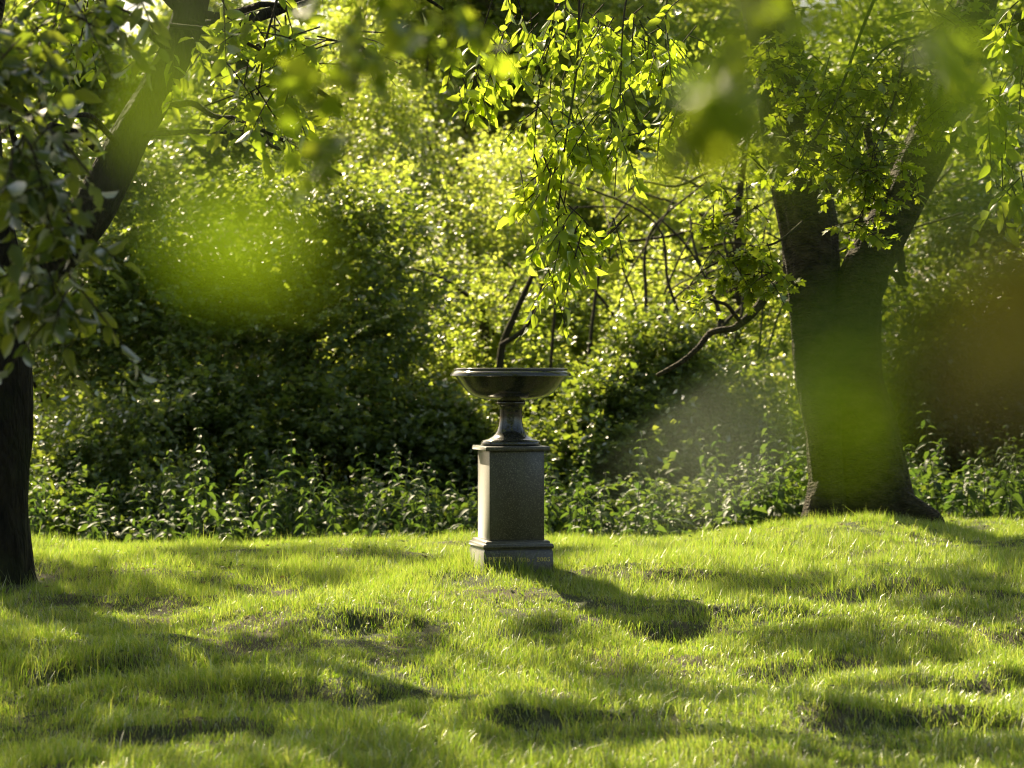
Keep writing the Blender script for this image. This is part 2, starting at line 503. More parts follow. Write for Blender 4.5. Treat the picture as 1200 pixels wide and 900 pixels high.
# ------------------------------------------------------------------ grass
def make_grass(y0, y1, n_tuft, per, seed, fine):
    rng = np.random.default_rng(seed)
    d = rng.uniform(y0, y1, n_tuft * 4)
    hw_ = .2118 * d + 1.1
    x = rng.uniform(-1, 1, n_tuft * 4) * hw_
    keep = rng.uniform(0, 1, len(d)) < hw_ / (.2118 * y1 + 1.1)
    bare = vnoise(x * 1.5, d * 1.9, 21) + .6 * vnoise(x * 4, d * 5, 22)
    keep &= rng.uniform(-.78, -.30, len(d)) < bare
    for lx, ly, hw, dr in LIPS:                               # hollows under the lips are nearly bare
        bad = np.exp(-((x - lx) / hw) ** 4) * np.exp(-((d - ly + .13) / .11) ** 2)
        keep &= rng.uniform(0, 1, len(d)) > bad * dr * 6
    keep &= ~((np.abs(x) < .25) & (np.abs(d - 16.4) < .22))
    keep &= np.hypot(x + 3.42, d - 16.0) > .36 + .25 * rng.uniform(0, 1, len(d)) ** 2
    x, d = x[keep][:n_tuft], d[keep][:n_tuft]
    nt_ = len(x)
    X = (x[:, None] + rng.normal(0, .024, (nt_, per))).ravel(); Y = (d[:, None] + rng.normal(0, .024, (nt_, per))).ravel()
    hh = .036 + .060 * (vnoise(x * 1.3, d * 1.6, 31) + .5) + .070 * vnoise(x * 4.2, d * 4.2, 32) + .035 * vnoise(x * 11, d * 11, 33)
    hh = np.maximum(hh, .016)
    for cx, cy, cr in ((0, 16.4, .34), (-3.42, 16.0, .36), (2.95, 20.3, .55)):
        hh = hh * (1 + .9 * np.exp(-((np.hypot(x - cx, d - cy) - cr) / .10) ** 2))
    H = (hh[:, None] * rng.uniform(.45, 1.25, (nt_, per))).ravel()
    tall = rng.uniform(0, 1, len(H)) < .025
    H = np.where(tall, H * 1.7, H)
    az = (vnoise(x * 1.1, d * 1.1, 41)[:, None] * 7 + rng.normal(0, 1.7, (nt_, per))).ravel()
    lean = np.clip(rng.normal(.5, .33, len(H)), .02, 1.4)
    zero = np.zeros(len(H))
    bd = np.stack([np.cos(az), np.sin(az), zero], 1)
    sd = np.stack([-np.sin(az), np.cos(az), zero], 1)
    tw = rng.uniform(0, math.pi, len(H))[:, None]
    sd = norm(sd * np.cos(tw) + bd * np.sin(tw))
    W = rng.uniform(.0009, .0026, len(H))[:, None] * np.where(tall, 1.2, 1)[:, None]
    B = np.stack([X, Y, ground_z(X, Y) - .006], 1)
    up = np.array([[0, 0, 1.0]])
    mid = B + up * (H * .58)[:, None] + bd * (H * lean * .30)[:, None]
    tip = B + up * (H * (1.0 - .25 * np.minimum(lean, 1)))[:, None] + bd * (H * lean * .95)[:, None]
    if fine:
        V = np.stack([B - sd * W, B + sd * W, mid - sd * W * .8, mid + sd * W * .8, tip], 1).reshape(-1, 3)
        b = np.arange(len(H))[:, None] * 5
        F = np.stack([b + [[0, 1, 3]], b + [[0, 3, 2]], b + [[2, 3, 4]]], 1).reshape(-1, 3)
    else:
        V = np.stack([B - sd * W * 1.3, B + sd * W * 1.3, tip], 1).reshape(-1, 3)
        F = np.arange(len(V)).reshape(-1, 3)
    return V, F


V, F = join([make_grass(9.3, 15.2, 50000, 6, 5, True), make_grass(15.2, 21.6, 62000, 6, 6, False)])
o = link('grass', mesh_raw('grass', V, F, (M_GRASS,)), kind='stuff')
o['label'] = 'sunlit tufted lawn grass on the low rise around the granite monument'
o['category'] = 'grass'

# broad small leaves (clover, plantain) and fallen leaves scattered through the turf
def turf_bits(n, L, seed, flat):
    rng = np.random.default_rng(seed)
    d = rng.uniform(9.6, 20.8, n); x = rng.uniform(-1, 1, n) * (.2118 * d + .8)
    k = vnoise(x * 1.2, d * 1.2, seed) + .5 * vnoise(x * 3, d * 3, seed + 1) > .05
    x, d = x[k], d[k]
    P = np.stack([x, d, ground_z(x, d) + rng.uniform(.008, .04, len(x))], 1)
    return leaves_geo(P, rng.normal(0, 1, (len(x), 3)) * (1, 1, .2), np.stack([rng.normal(0, flat, len(x)), rng.normal(0, flat, len(x)), np.ones(len(x))], 1), L * rng.uniform(.6, 1.3, len(x)), leaf_oval(.7, .1, .08))


V, F = turf_bits(9000, .028, 71, .4)
o = link('clover_leaves', mesh_raw('clover_leaves', V, F, (M_NETS,)), kind='stuff')
o['label'] = 'small clover and plantain leaves scattered through the lawn'; o['category'] = 'clover'
V, F = turf_bits(900, .035, 73, .7)
o = link('fallen_leaves', mesh_raw('fallen_leaves', V, F, (M_DRY,)), kind='stuff')
o['label'] = 'small dry brown leaves lying scattered in the grass'; o['category'] = 'fallen leaves'

# ------------------------------------------------------------------ the granite monument
MON = np.array([-.008, 16.4, 0.0])
mon = thing('stone_urn', 'dark polished granite bowl on a stem and square granite pedestal with gilt lettering', 'memorial urn', MON)
TH = math.radians(12.8)
mon.rotation_euler = (0, 0, TH)


def square_loft(prof):
    """prof: list of (half side, z); square rings stacked, closed top and bottom"""
    V, F = [], []
    for h, z in prof:
        V += [(-h, -h, z), (h, -h, z), (h, h, z), (-h, h, z)]
    for i in range(len(prof) - 1):
        for j in range(4):
            a, b = i * 4 + j, i * 4 + (j + 1) % 4
            F.append((a, b, b + 4, a + 4))
    F.append((3, 2, 1, 0)); n = (len(prof) - 1) * 4
    F.append((n, n + 1, n + 2, n + 3))
    return np.array(V, float), np.array(F)


def local_part(name, V, F, mat, parent, smooth=False, bevel=0.0):
    o = link(name, mesh_raw(name, V, F, (mat,), smooth), parent)
    if bevel:
        b = o.modifiers.new('edge', 'BEVEL'); b.width = bevel; b.segments = 2; b.limit_method = 'ANGLE'
        b.angle_limit = math.radians(40)
    return o


H2 = .238
plinth = local_part('plinth', *square_loft([(H2, -.12), (H2, .118), (H2 - .008, .138)]), M_GRAN, mon, bevel=.003)
tor = [(.232 + .010 * math.sin(a), .1395 + .017 * (1 - math.cos(a))) for a in np.linspace(0, math.pi, 7)]
local_part('moulding', *square_loft([(.226, .1385)] + tor + [(.221, .1745), (.221, .188), (.212, .194)]), M_GRAN, mon, bevel=.0015)
local_part('shaft', *square_loft([(.1885, .1945), (.1885, .797)]), M_GRAN, mon, bevel=.003)
local_part('cap', *square_loft([(.2205, .7975), (.2205, .822), (.217, .826)]), M_GRAN, mon, bevel=.003)


def zz(y):   # height of a row of the enlarged photograph detail
    return 1.353 - (y - 84) * .000771


stem_prof = [(0, .8265), (.197, .8265), (.203, .836), (.203, zz(742)), (.196, zz(722)), (.160, zz(709)), (.150, zz(702)), (.126, zz(686)), (.106, zz(662)), (.092, zz(630)),
             (.083, zz(592)), (.078, zz(545)), (.0765, zz(490)), (.078, zz(450)), (.083, zz(424)), (.088, zz(412)), (.097, zz(408)), (.099, zz(400)), (.099, zz(384)), (.097, zz(376)), (0, zz(376))]
V, F = lathe(stem_prof, 72); local_part('stem', V, F, M_POL, mon, True)
bowl_prof = [(0, zz(376) + .0005), (.09, zz(375)), (.115, zz(368)), (.165, zz(361)), (.215, zz(349)), (.255, zz(330)), (.290, zz(300)), (.327, zz(248)), (.355, zz(195)), (.374, zz(163)),
             (.378, zz(156)), (.372, zz(154)), (.366, zz(140)), (.362, zz(112)), (.345, zz(135)), (.320, zz(190)), (.27, zz(262)), (.20, zz(310)), (.10, zz(330)), (0, zz(334))]
V, F = lathe(bowl_prof, 96); bowl = local_part('bowl', V, F, M_POL, mon, True)
rim_prof = [(.3795, zz(156)), (.405, zz(157)), (.412, zz(151)), (.411, zz(140)), (.404, zz(126)), (.394, zz(114)), (.385, zz(109)), (.3835, zz(105)), (.386, zz(98)), (.384, zz(88)), (.378, zz(84)), (.368, zz(84)), (.364, zz(92)), (.3645, zz(112)), (.3685, zz(140)), (.3795, zz(156))]
V, F = lathe(rim_prof, 96)
rim = local_part('rim', V, F, M_POL, bowl, True)
for ob in (bowl, rim):
    e = ob.modifiers.new('split', 'EDGE_SPLIT'); e.split_angle = math.radians(50)


def glyphs():
    def rect(x0, y0, x1, y1):
        return [(x0, y0), (x1, y0), (x1, y1), (x0, y1)]

    def arc(cx, cy, rx, ry, a0, a1, w0, w1=None, n=14):
        """strokes thick at the sides (w0), thin at top and foot (w1)"""
        w1 = w0 * .45 if w1 is None else w1
        out = []
        A = np.linspace(math.radians(a0), math.radians(a1), n)
        for a, b in zip(A[:-1], A[1:]):
            q = []
            for s, t in ((a, 1), (b, 1), (b, 0), (a, 0)):
                w = w0 * abs(math.cos(s)) + w1 * abs(math.sin(s))
                q.append((cx + (rx - w * (1 - t)) * math.cos(s), cy + (ry - w * (1 - t)) * math.sin(s)))
            out.append(q)
        return out
    st = rect(.10, .05, .29, .95)
    P = [st, rect(.02, 0, .38, .05), rect(.02, .95, .3, 1)] + arc(.27, .735, .34, .265, 90, -90, .14)
    R = P[:1] + [rect(.02, 0, .38, .05), rect(.02, .95, .3, 1)] + arc(.27, .745, .33, .255, 90, -90, .14) + [[(.36, .5), (.50, .52), (.88, 0), (.68, 0)]]
    E = [st, rect(.02, .95, .66, 1), rect(.02, 0, .72, .05), rect(.27, .475, .5, .525), rect(.61, .78, .66, .95), rect(.67, .05, .72, .24), rect(.45, .38, .5, .475), rect(.45, .525, .5, .62)]
    T = [rect(.02, .95, .80, 1), rect(.335, .05, .485, .95), rect(.22, 0, .60, .05), rect(.02, .74, .07, .95), rect(.75, .74, .80, .95)]
    one = [rect(.18, .05, .32, .9), rect(.06, 0, .44, .05), [(.06, .78), (.18, .9), (.18, .82), (.09, .74)]]
    nine = arc(.31, .62, .28, .28, 0, 360, .12) + arc(.20, .58, .39, .58, 0, -78, .13)
    six = [[(2 * .31 - x, .9 - y) for x, y in q] for q in nine]
    two = arc(.30, .64, .26, .26, 175, -20, .13) + [[(.42, .54), (.55, .56), (.20, .09), (.04, .09)], rect(.04, 0, .60, .09)]
    zero = arc(.31, .45, .29, .45, 0, 360, .14)
    five = [rect(.12, .80, .54, .9), rect(.12, .46, .18, .80)] + arc(.26, .28, .30, .29, 115, -150, .14)
    dash = [rect(.04, .40, .44, .47)]
    return {'P': (P, .68), 'E': (E, .80), 'T': (T, .86), 'R': (R, .90), '1': (one, .52), '9': (nine, .68), '2': (two, .68), '6': (six, .68), '0': (zero, .68), '5': (five, .64), '-': (dash, .52), ' ': ([], .34)}


def inscription(text, x, z, h, width):
    G = glyphs()
    V, F = [], []

    def word(text, x, z, h, width):
        total = sum(G[c][1] for c in text)
        k = width / total
        for c in text:
            qs, adv = G[c]
            for q in qs:
                b = len(V)
                for dy in (-H2 + .0005, -H2 - .0012):
                    for (u, v) in q:
                        V.append((x + u * k, dy, z + v * h))
                F.extend([(b + 4, b + 5, b + 6, b + 7), (b + 3, b + 2, b + 1, b)])
                for j in range(4):
                    F.append((b + j, b + (j + 1) % 4, b + 4 + (j + 1) % 4, b + 4 + j))
            x += adv * k
    word(text, x, z, h, width)
    return np.array(V), np.array(F)


for txt, x0, z0, hh_, ww in (('PETER', -H2 + .028, .055, .036, .178), ('1926 - 2005', -H2 + .226, .056, .031, .230)):
    Vi, Fi = inscription(txt, x0, z0, hh_, ww)
    local_part('inscription', Vi, Fi, M_GOLD, plinth)


# ------------------------------------------------------------------ trees
def branch_path(a, b, sag, rng, k=5, jit=.06):
    a = np.array(a, float); b = np.array(b, float)
    t = np.linspace(0, 1, k)[:, None]
    P = a + (b - a) * t
    L = np.linalg.norm(b - a)
    P[1:-1] += rng.normal(0, jit * L, (k - 2, 3))
    P[:, 2] += sag * np.sin(t[:, 0] * math.pi)
    return P


def crown_mass(blobs, n_twig, per, twig, L, unit, rng, shell=.5, flat=.6, droop=.05):
    C, u = blob_points(blobs, n_twig, rng, shell)
    T = norm(u + rng.normal(0, .5, (n_twig, 3)) + np.array([0, 0, .1]))
    P, D, N, Ls = spray_frames(C - T * twig * .5, T, per, twig, L, rng, flat, droop=droop)
    return leaves_geo(P, D, N, Ls, unit)


def leaf_objects(P, D, N, L, meshes, parent, limit=300, rng=None, name='leaf'):
    """single leaves as children of parent that share a few meshes"""
    X, D, N = frames(D, N)
    off = np.array(parent.location)
    for i in range(min(limit, len(P))):
        o = bpy.data.objects.new(name, meshes[i % len(meshes)])
        m = Matrix(np.column_stack([X[i] * L[i], D[i] * L[i], N[i] * L[i]]).tolist()).to_4x4()
        m.translation = Vector(P[i] - off)
        o.matrix_basis = m
        COL.objects.link(o)
        o.parent = parent


def leaf_meshes(kind, mat, n=3):
    out = []
    for i in range(n):
        if kind == 'maple':
            u = leaf_maple(.9 + .1 * i)
        elif kind == 'nettle':
            u = leaf_oval(.44 + .05 * i, .25 + .15 * i, .09)
        else:
            u = leaf_oval(.46 + .05 * i, .18 + .18 * i, .07 + .03 * i)
        out.append(mesh_raw('leaf', u[0], u[1], (mat,), True))
    return out


K_OVAL = leaf_oval(.5, .22, .09); K_KITE = leaf_kite(.68); K_MAP = leaf_maple(.95)

# --- left tree: dark trunk at the left edge, a heavy limb leaning up to the right
r = np.random.default_rng(21)
LT = np.array([-3.42, 16.0, 0.0]); LT[2] = ground_z(LT[0], LT[1])
lt = thing('old_tree', 'dark furrowed trunk at the left edge with a thick limb leaning right', 'tree', LT)


def lt_flare(A, S):
    return 1 + (.22 + .18 * np.cos(A * 5 + 1)) * np.exp(-S / .16)


pp = [tube([LT + (0, 0, -.15), LT + (.0, 0, .5), LT + (.02, .0, 1.2), LT + (-.02, .02, 1.9), LT + (-.12, .05, 2.6), LT + (-.2, .1, 3.6), LT + (-.3, .3, 5.2), LT + (-.5, .3, 7.5)],
           [.245, .225, .22, .225, .19, .17, .13, .05], 72, 150, .06, 3, .07, lt_flare)]
limb = [LT + (-.02, .0, 1.55), at(45, 320, 16.0), at(105, 250, 16.0), at(150, 165, 16.1), at(185, 105, 16.2), at(222, 20, 16.3), at(250, -120, 16.5), at(300, -330, 17.0)]
pp.append(tube(limb, [.15, .155, .15, .13, .118, .11, .095, .05], 48, 110, .06, 8, .05))
V, F = join(pp)
part('trunk', V, F, M_BARK, lt, True)
bb = []
for (a, b, r0) in [((225, 12, 16.3), (345, 8, 15.8), .03), ((345, 8, 15.8), (480, -20, 15.4), .02), ((150, 168, 16.1), (262, 155, 15.6), .022), ((262, 155, 15.6), (380, 190, 15.2), .015),
                   ((185, 125, 16.2), (275, 138, 15.9), .025), ((275, 138, 15.9), (400, 205, 15.5), .016), ((60, 290, 16), (10, 120, 15.5), .03), ((130, 190, 16.1), (20, 120, 15), .03),
                   ((140, 170, 16), (70, 130, 15.2), .022), ((200, 60, 16.2), (120, 10, 15.5), .03), ((222, 20, 16.3), (150, -80, 15.6), .04)]:
    bb.append(tube(branch_path(at(*a), at(*b), .03, r, 5, .04), [r0, r0 * .8, r0 * .55], 8, 16, .08, 2))
for k in range(22):
    a = catmull(np.array(limb), 40)[r.integers(26, 40)] if k % 2 else LT + (-.2, .1, 3.2 + 4 * r.random())
    e = a + r.normal(0, 1, 3) * (1.5, 1.5, .5) + (.4, 1.2, .8)
    bb.append(tube(branch_path(a, e, .1, r), [.05, .03, .012], 7, 14, .05, k))
V, F = join(bb)
part('branches', V, F, M_BARK, lt, True)
KX = math.sin(math.radians(SUN_AZ)) / math.tan(math.radians(SUN_EL))
KY = math.cos(math.radians(SUN_AZ)) / math.tan(math.radians(SUN_EL))


def canopy(n, seed):
    """leaf clumps of the high crown; placed by where their shade should fall, sparing the monument"""
    rng = np.random.default_rng(seed)
    out = []
    while len(out) < n:
        x, y = rng.uniform(-8.2, .9), rng.uniform(12.8, 26.5)
        z = rng.uniform(5.3, 8.2) if y > 18.5 else rng.uniform(4.4, 7.5)
        fx, fy = x + KX * z, y - KY * z              # where the clump's shade falls

        def over(yq, x0, x1, z0, z1):                     # does the clump stand between the sun and that region?
            zq = z - (y - yq) / KY
            return y > yq and z0 < zq < z1 and x0 < x + KX * (z - zq) < x1
        p = .62 + .35 * sstep(.5, -2.5, fx) * sstep(16.5, 13, fy) + .25 * sstep(13.5, 11.5, fy)
        p = max(p, 1.0 * (abs(fx - (-3.2 + (15.4 - fy) * .48)) < .45 and 10.5 < fy < 15.4))
        p *= 1 - .95 * math.exp(-((fx - .1) / 1.2) ** 2 - ((fy - 15.6) / 1.3) ** 2)
        p *= 1 - sstep(17.0, 18.2, fy)
        if over(14.3, -.7, 1.3, 1.6, 4.4) or over(16.4, -.75, .75, -.4, 1.7):
            p = 0
        elif over(13.5, -2.6, -.7, 2.5, 3.8) or over(9.5, -2.5, -1.0, 1.5, 3.2):
            p = max(p, .9)
        if rng.random() < p and z > 1.75 + .152 * y:
            out.append((np.array([x, y, z]), rng.uniform(.17, .42) * np.array([1, 1, .5])))
    return out


bl = canopy(240, 77)  # crown clumps arranged for the shade they cast
V, F = crown_mass(bl, 5200, 12, .38, .095, K_KITE, r, shell=.1)
part('crown', V, F, M_BIGS, lt, kind='stuff')

# leaves of the low boughs of the left tree that the photograph shows singly
TWIGS = []


def bough(name, label, cat, root, twigs, leaf_kind, mat_o, mat_s, L, per, twig_len, rng, n_obj=300, droop=.25, flat=.35, group=None, twig_r=.006, jitter=.12, limit_total=None, down=.5, mains=()):
    """a low bough: wood mesh, up to 300 leaves as parts, the rest joined. twigs: list of (centre, spread radii, count)"""
    t = thing(name, label, cat, root, group)
    wood, Pn, Dn, Nn, Ln = [], [], [], [], []
    for (pa, pb, rr_) in mains:
        wood.append(tube(branch_path(pa, pb, .05, rng, 5, .03), [rr_, rr_ * .75, rr_ * .4], 7, 16, .08, 5))
    for (c, rad, cnt) in twigs:
        c = np.array(c); rad = np.array(rad)
        for k in range(cnt):
            p = c + norm(rng.normal(0, 1, 3)) * rad * rng.uniform(.2, 1)
            T = norm(np.array([rng.normal(0, .6), rng.normal(0, .6), -down + rng.normal(0, .35)]))
            tl = twig_len * rng.uniform(.6, 1.3)
            e = p + T * tl; e[2] -= droop * tl * tl
            s = p - T * tl * .3
            wood.append(tube([s, (s + e) / 2 + (0, 0, .02), e], [twig_r * .8, twig_r * .6, twig_r * .3], 4, 6))
            P, D, N, Ls = spray_frames(p[None], T[None], per, tl, L, rng, flat, droop=droop)
            Pn.append(P); Dn.append(D); Nn.append(N); Ln.append(Ls)
    P, D, N, Ls = np.vstack(Pn), np.vstack(Dn), np.vstack(Nn), np.concatenate(Ln)
    V, F = join(wood); part('twigs', V, F, M_TWIG, t, True)
    # the leaves nearest the camera and in frame become single parts
    vis = (np.abs(P[:, 0] / P[:, 1]) < .215) & (np.abs((P[:, 2] - EYE) / P[:, 1] - .0) < .165)
    order = np.argsort(np.where(vis, P[:, 1], P[:, 1] + 100))
    a, b = order[:n_obj], order[n_obj:]
    leaf_objects(P[a], D[a], N[a], Ls[a], leaf_meshes(leaf_kind, mat_o), t, n_obj, rng)
    if len(b):
        V, F = leaves_geo(P[b], D[b], N[b], Ls[b], K_MAP if leaf_kind == 'maple' else K_OVAL)
        part('foliage', V, F, mat_s, t, kind='stuff')
    return t


r = np.random.default_rng(31)
bough('overhanging_bough', 'shaded bluish green leaves hanging in front of the left trunk, with unseen leaves added to shade them', 'tree bough', at(-60, -120, 9.3),
      [(at(5, 60, 9.5), (.27, .5, .30), 34), (at(20, 200, 9.2), (.2, .4, .30), 24), (at(55, 330, 9.6), (.17, .3, .12), 16), (at(70, 262, 9.4), (.16, .3, .12), 10), (at(110, 10, 10), (.25, .5, .12), 9), (at(60, 150, 10), (.16, .5, .2), 7), (at(0, 330, 9.8), (.14, .3, .14), 12), ((-2.85, 11.3, 3.9), (1.3, 1.0, .35), 170)],  # last cluster is out of frame, added above to shade the hanging leaves
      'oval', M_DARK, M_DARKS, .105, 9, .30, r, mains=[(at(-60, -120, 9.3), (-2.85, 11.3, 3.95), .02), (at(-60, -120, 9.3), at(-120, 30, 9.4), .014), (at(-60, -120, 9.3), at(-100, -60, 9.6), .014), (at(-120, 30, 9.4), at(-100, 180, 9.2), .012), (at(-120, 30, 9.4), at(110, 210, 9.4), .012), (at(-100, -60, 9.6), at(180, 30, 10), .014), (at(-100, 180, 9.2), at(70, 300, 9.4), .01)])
r = np.random.default_rng(32)
bough('overhanging_bough', 'dark green leaf sprays crossing the leaning limb of the left tree', 'tree bough', at(330, -150, 13.5),
      [(at(300, 40, 13.5), (.42, .6, .25), 20), (at(330, 110, 13.2), (.45, .5, .2), 16), (at(225, 60, 13.8), (.3, .5, .2), 4), (at(110, 5, 13.8), (.36, .5, .14), 14), (at(60, 40, 13.8), (.3, .5, .14), 8), (at(400, 50, 13.2), (.4, .5, .25), 16)],
      'oval', M_BIG, M_BIGS, .115, 9, .34, r, mains=[(at(200, 30, 13.6), at(420, 90, 13.2), .014), (at(330, -150, 13.5), at(300, 130, 13.3), .012)])
# half blurred maple sprig nearer the camera
r = np.random.default_rng(33)
bough('maple_sprig', 'dark blurred maple leaves along the top edge above the pale bush, with unseen shading leaves added overhead', 'tree bough', at(430, -80, 5.2),
      [(at(405, 60, 5.0), (.09, .25, .10), 7), (at(400, 175, 5.0), (.05, .15, .05), 5), (at(520, 25, 5.6), (.14, .2, .05), 9), (at(440, 10, 5.2), (.12, .2, .06), 7), ((-.80, 6.15, 2.85), (.5, .4, .2), 210), ((-.25, 5.9, 2.8), (.5, .4, .2), 170)],  # the last clusters are unseen, added overhead to shade the sprig
      'maple', M_MAP, M_MAPS, .058, 6, .12, r, mains=[(at(430, -80, 5.2), (-.80, 6.15, 2.88), .006), (at(430, -80, 5.2), (-.25, 5.9, 2.83), .006), (at(430, -80, 5.2), at(430, -60, 5.2), .005), (at(430, -80, 5.2), at(405, 190, 5.0), .004), (at(430, -60, 5.2), at(620, 40, 5.6), .004)], twig_r=.003)
# bright hanging cherry spray in the middle
r = np.random.default_rng(34)
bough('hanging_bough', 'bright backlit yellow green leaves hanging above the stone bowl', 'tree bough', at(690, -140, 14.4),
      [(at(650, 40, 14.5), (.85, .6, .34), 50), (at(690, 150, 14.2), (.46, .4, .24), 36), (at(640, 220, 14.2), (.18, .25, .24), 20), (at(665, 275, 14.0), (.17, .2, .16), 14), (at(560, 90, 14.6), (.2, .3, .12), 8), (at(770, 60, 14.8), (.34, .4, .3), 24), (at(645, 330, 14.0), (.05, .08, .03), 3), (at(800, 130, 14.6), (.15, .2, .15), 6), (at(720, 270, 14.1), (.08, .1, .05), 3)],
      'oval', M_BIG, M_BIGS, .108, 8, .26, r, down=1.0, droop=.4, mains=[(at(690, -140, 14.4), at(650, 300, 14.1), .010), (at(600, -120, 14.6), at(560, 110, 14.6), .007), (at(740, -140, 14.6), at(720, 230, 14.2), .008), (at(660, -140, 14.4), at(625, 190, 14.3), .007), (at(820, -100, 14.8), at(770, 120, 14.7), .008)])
r = np.random.default_rng(35)
bough('hanging_bough', 'bright yellow green leaf tassels at the right picture edge', 'tree bough', at(1230, -80, 15),
      [(at(1175, 110, 15), (.16, .3, .35), 13), (at(1180, 210, 15), (.12, .2, .15), 8), (at(1200, 30, 15.2), (.2, .3, .2), 8)],
      'oval', M_BIG, M_BIGS, .125, 8, .26, r, down=1.0, droop=.4, mains=[(at(1230, -80, 15), at(1175, 230, 15), .010)])
# field maple in front of the right trunk
r = np.random.default_rng(36)
bough('maple_bough', 'lobed sunlit maple leaves hanging before the fork of the right tree', 'tree bough', at(1100, -120, 17.4),
      [(at(1000, 110, 17.5), (.5, .4, .3), 50), (at(1020, 200, 17.2), (.40, .3, .25), 46), (at(985, 150, 17.4), (.3, .3, .3), 26), (at(1060, 90, 17.4), (.45, .4, .3), 34), (at(1010, 265, 17.2), (.12, .1, .12), 9), (at(915, 70, 17.6), (.38, .3, .45), 46), (at(1110, 120, 17.4), (.32, .3, .36), 40), (at(930, 190, 17.4), (.25, .3, .25), 18), (at(1130, 20, 17.5), (.4, .3, .25), 22)],
      'maple', M_MAP, M_MAPS, .078, 7, .24, r, down=.35, mains=[(at(1100, -120, 17.4), at(930, 200, 17.2), .016), (at(1120, 20, 17.6), at(960, 130, 17.3), .012), (at(1060, 60, 17.4), at(1010, 260, 17.2), .010)])
r = np.random.default_rng(37)
bough('maple_bough', 'dark maple sprays reaching left from the right trunk above the bent branch', 'tree bough', at(940, 260, 18.4),
      [(at(870, 310, 18), (.34, .3, .18), 32), (at(850, 250, 18.2), (.35, .3, .25), 22), (at(905, 330, 18), (.16, .2, .14), 10), (at(810, 350, 18), (.14, .2, .10), 7), (at(880, 180, 18.3), (.3, .3, .3), 12)],
      'maple', M_MAP, M_MAPS, .078, 7, .22, r, down=.35, mains=[(at(940, 260, 18.4), at(800, 350, 18), .011), (at(930, 240, 18.4), at(860, 170, 18.3), .010), (at(895, 300, 18.1), at(890, 355, 18), .006)])

# --- right tree
r = np.random.default_rng(41)
RT = at(1003, 600, 20.4); RT[2] = ground_z(RT[0], RT[1]) - .02
rt = thing('cherry_tree', 'broad forked tree trunk with banded bark rooted on the right of the rise', 'tree', RT)


def rt_flare(A, S):
    return 1 + (.14 + .14 * np.cos(A * 4 + .6)) * np.exp(-np.maximum(S - .1, 0) / .22)


D0 = 20.4
left_stem = [at(969, 640, D0), at(970, 600, D0), at(968, 560, D0), at(964, 500, D0), at(958, 440, D0), at(955, 370, D0), at(951, 300, D0), at(943, 240, D0), at(925, 140, D0), at(905, 40, D0 + .1), at(880, -80, D0 + .2), at(850, -260, D0 + .4), at(800, -500, D0)]
pr = [tube(left_stem, [.17, .155, .148, .158, .182, .205, .235, .245, .24, .225, .19, .13, .04], 96, 260, .08, 13, .08, lambda A, S: 1 + .15 * np.cos(A * 4) * np.exp(-S / .2))]
right_stem = [at(1046, 645, D0), at(1042, 605, D0), at(1036, 560, D0), at(1022, 500, D0), at(1004, 440, D0), at(1000, 370, D0), at(1016, 315, D0), at(1045, 260, D0), at(1075, 200, D0), at(1105, 130, D0), at(1130, 50, D0), at(1160, -60, D0 + .2), at(1220, -300, D0 + .4), at(1260, -480, D0)]
pr.append(tube(right_stem, [.28, .245, .215, .205, .222, .225, .215, .19, .195, .19, .18, .15, .09, .03], 96, 260, .08, 17, .08, rt_flare))
pr.append(tube([at(1030, 560, D0), at(1050, 585, D0 - .1), at(1075, 600, D0 - .2), at(1093, 610, D0 - .3), at(1104, 622, D0 - .35)], [.16, .125, .10, .085, .05], 28, 40, .12, 4, .05))
pr.append(tube([at(1006, 650, D0 + .14), at(1004, 590, D0 + .12), at(1000, 520, D0 + .08), at(985, 440, D0 + .05)], [.19, .17, .16, .15], 40, 60, .12, 7, .08))
pr.append(tube([at(966, 570, D0 - .03), at(958, 600, D0 - .08), at(950, 628, D0 - .12)], [.13, .12, .12], 32, 40, .14, 6, .08))
V, F = join(pr)
part('trunk', V, F, M_CHERRY, rt, True)
bb = []
for (a, b, r0) in [((940, 320, 20.4), (860, 385, 20.2), .05), ((860, 385, 20.2), (770, 440, 20), .03), ((870, 380, 20.2), (830, 350, 20), .02), ((905, 100, 20.4), (820, 160, 20), .05), ((1045, 250, 20.4), (1010, 130, 20.2), .05), ((1132, 45, 20.4), (1208, 20, 20.1), .05),
                   ((1130, 60, 20.4), (1210, 30, 20), .06), ((1100, 140, 20.4), (1190, 170, 20.2), .03)]:
    bb.append(tube(branch_path(at(*a), at(*b), .05, r, 5, .03), [r0, r0 * .8, r0 * .6], 9, 18, .08, 2))
for k in range(12):
    a = (catmull(np.array(left_stem), 60) if k % 2 else catmull(np.array(right_stem), 60))[r.integers(44, 58)]
    e = a + r.normal(0, 1, 3) * (1.4, 1.4, .5) + (0, 0, 1.0)
    bb.append(tube(branch_path(a, e, .1, r), [.06, .035, .012], 7, 14, .05, k))
V, F = join(bb)
part('branches', V, F, M_CHERRY, rt, True)
bl = clump_blobs((3.1, 20.2, 7.0), (3.3, 2.8, 1.9), 22, r, (.2, .34))
V, F = crown_mass(bl, 1700, 12, .5, .11, K_KITE, r)
part('crown', V, F, M_BIGS, rt, kind='stuff')


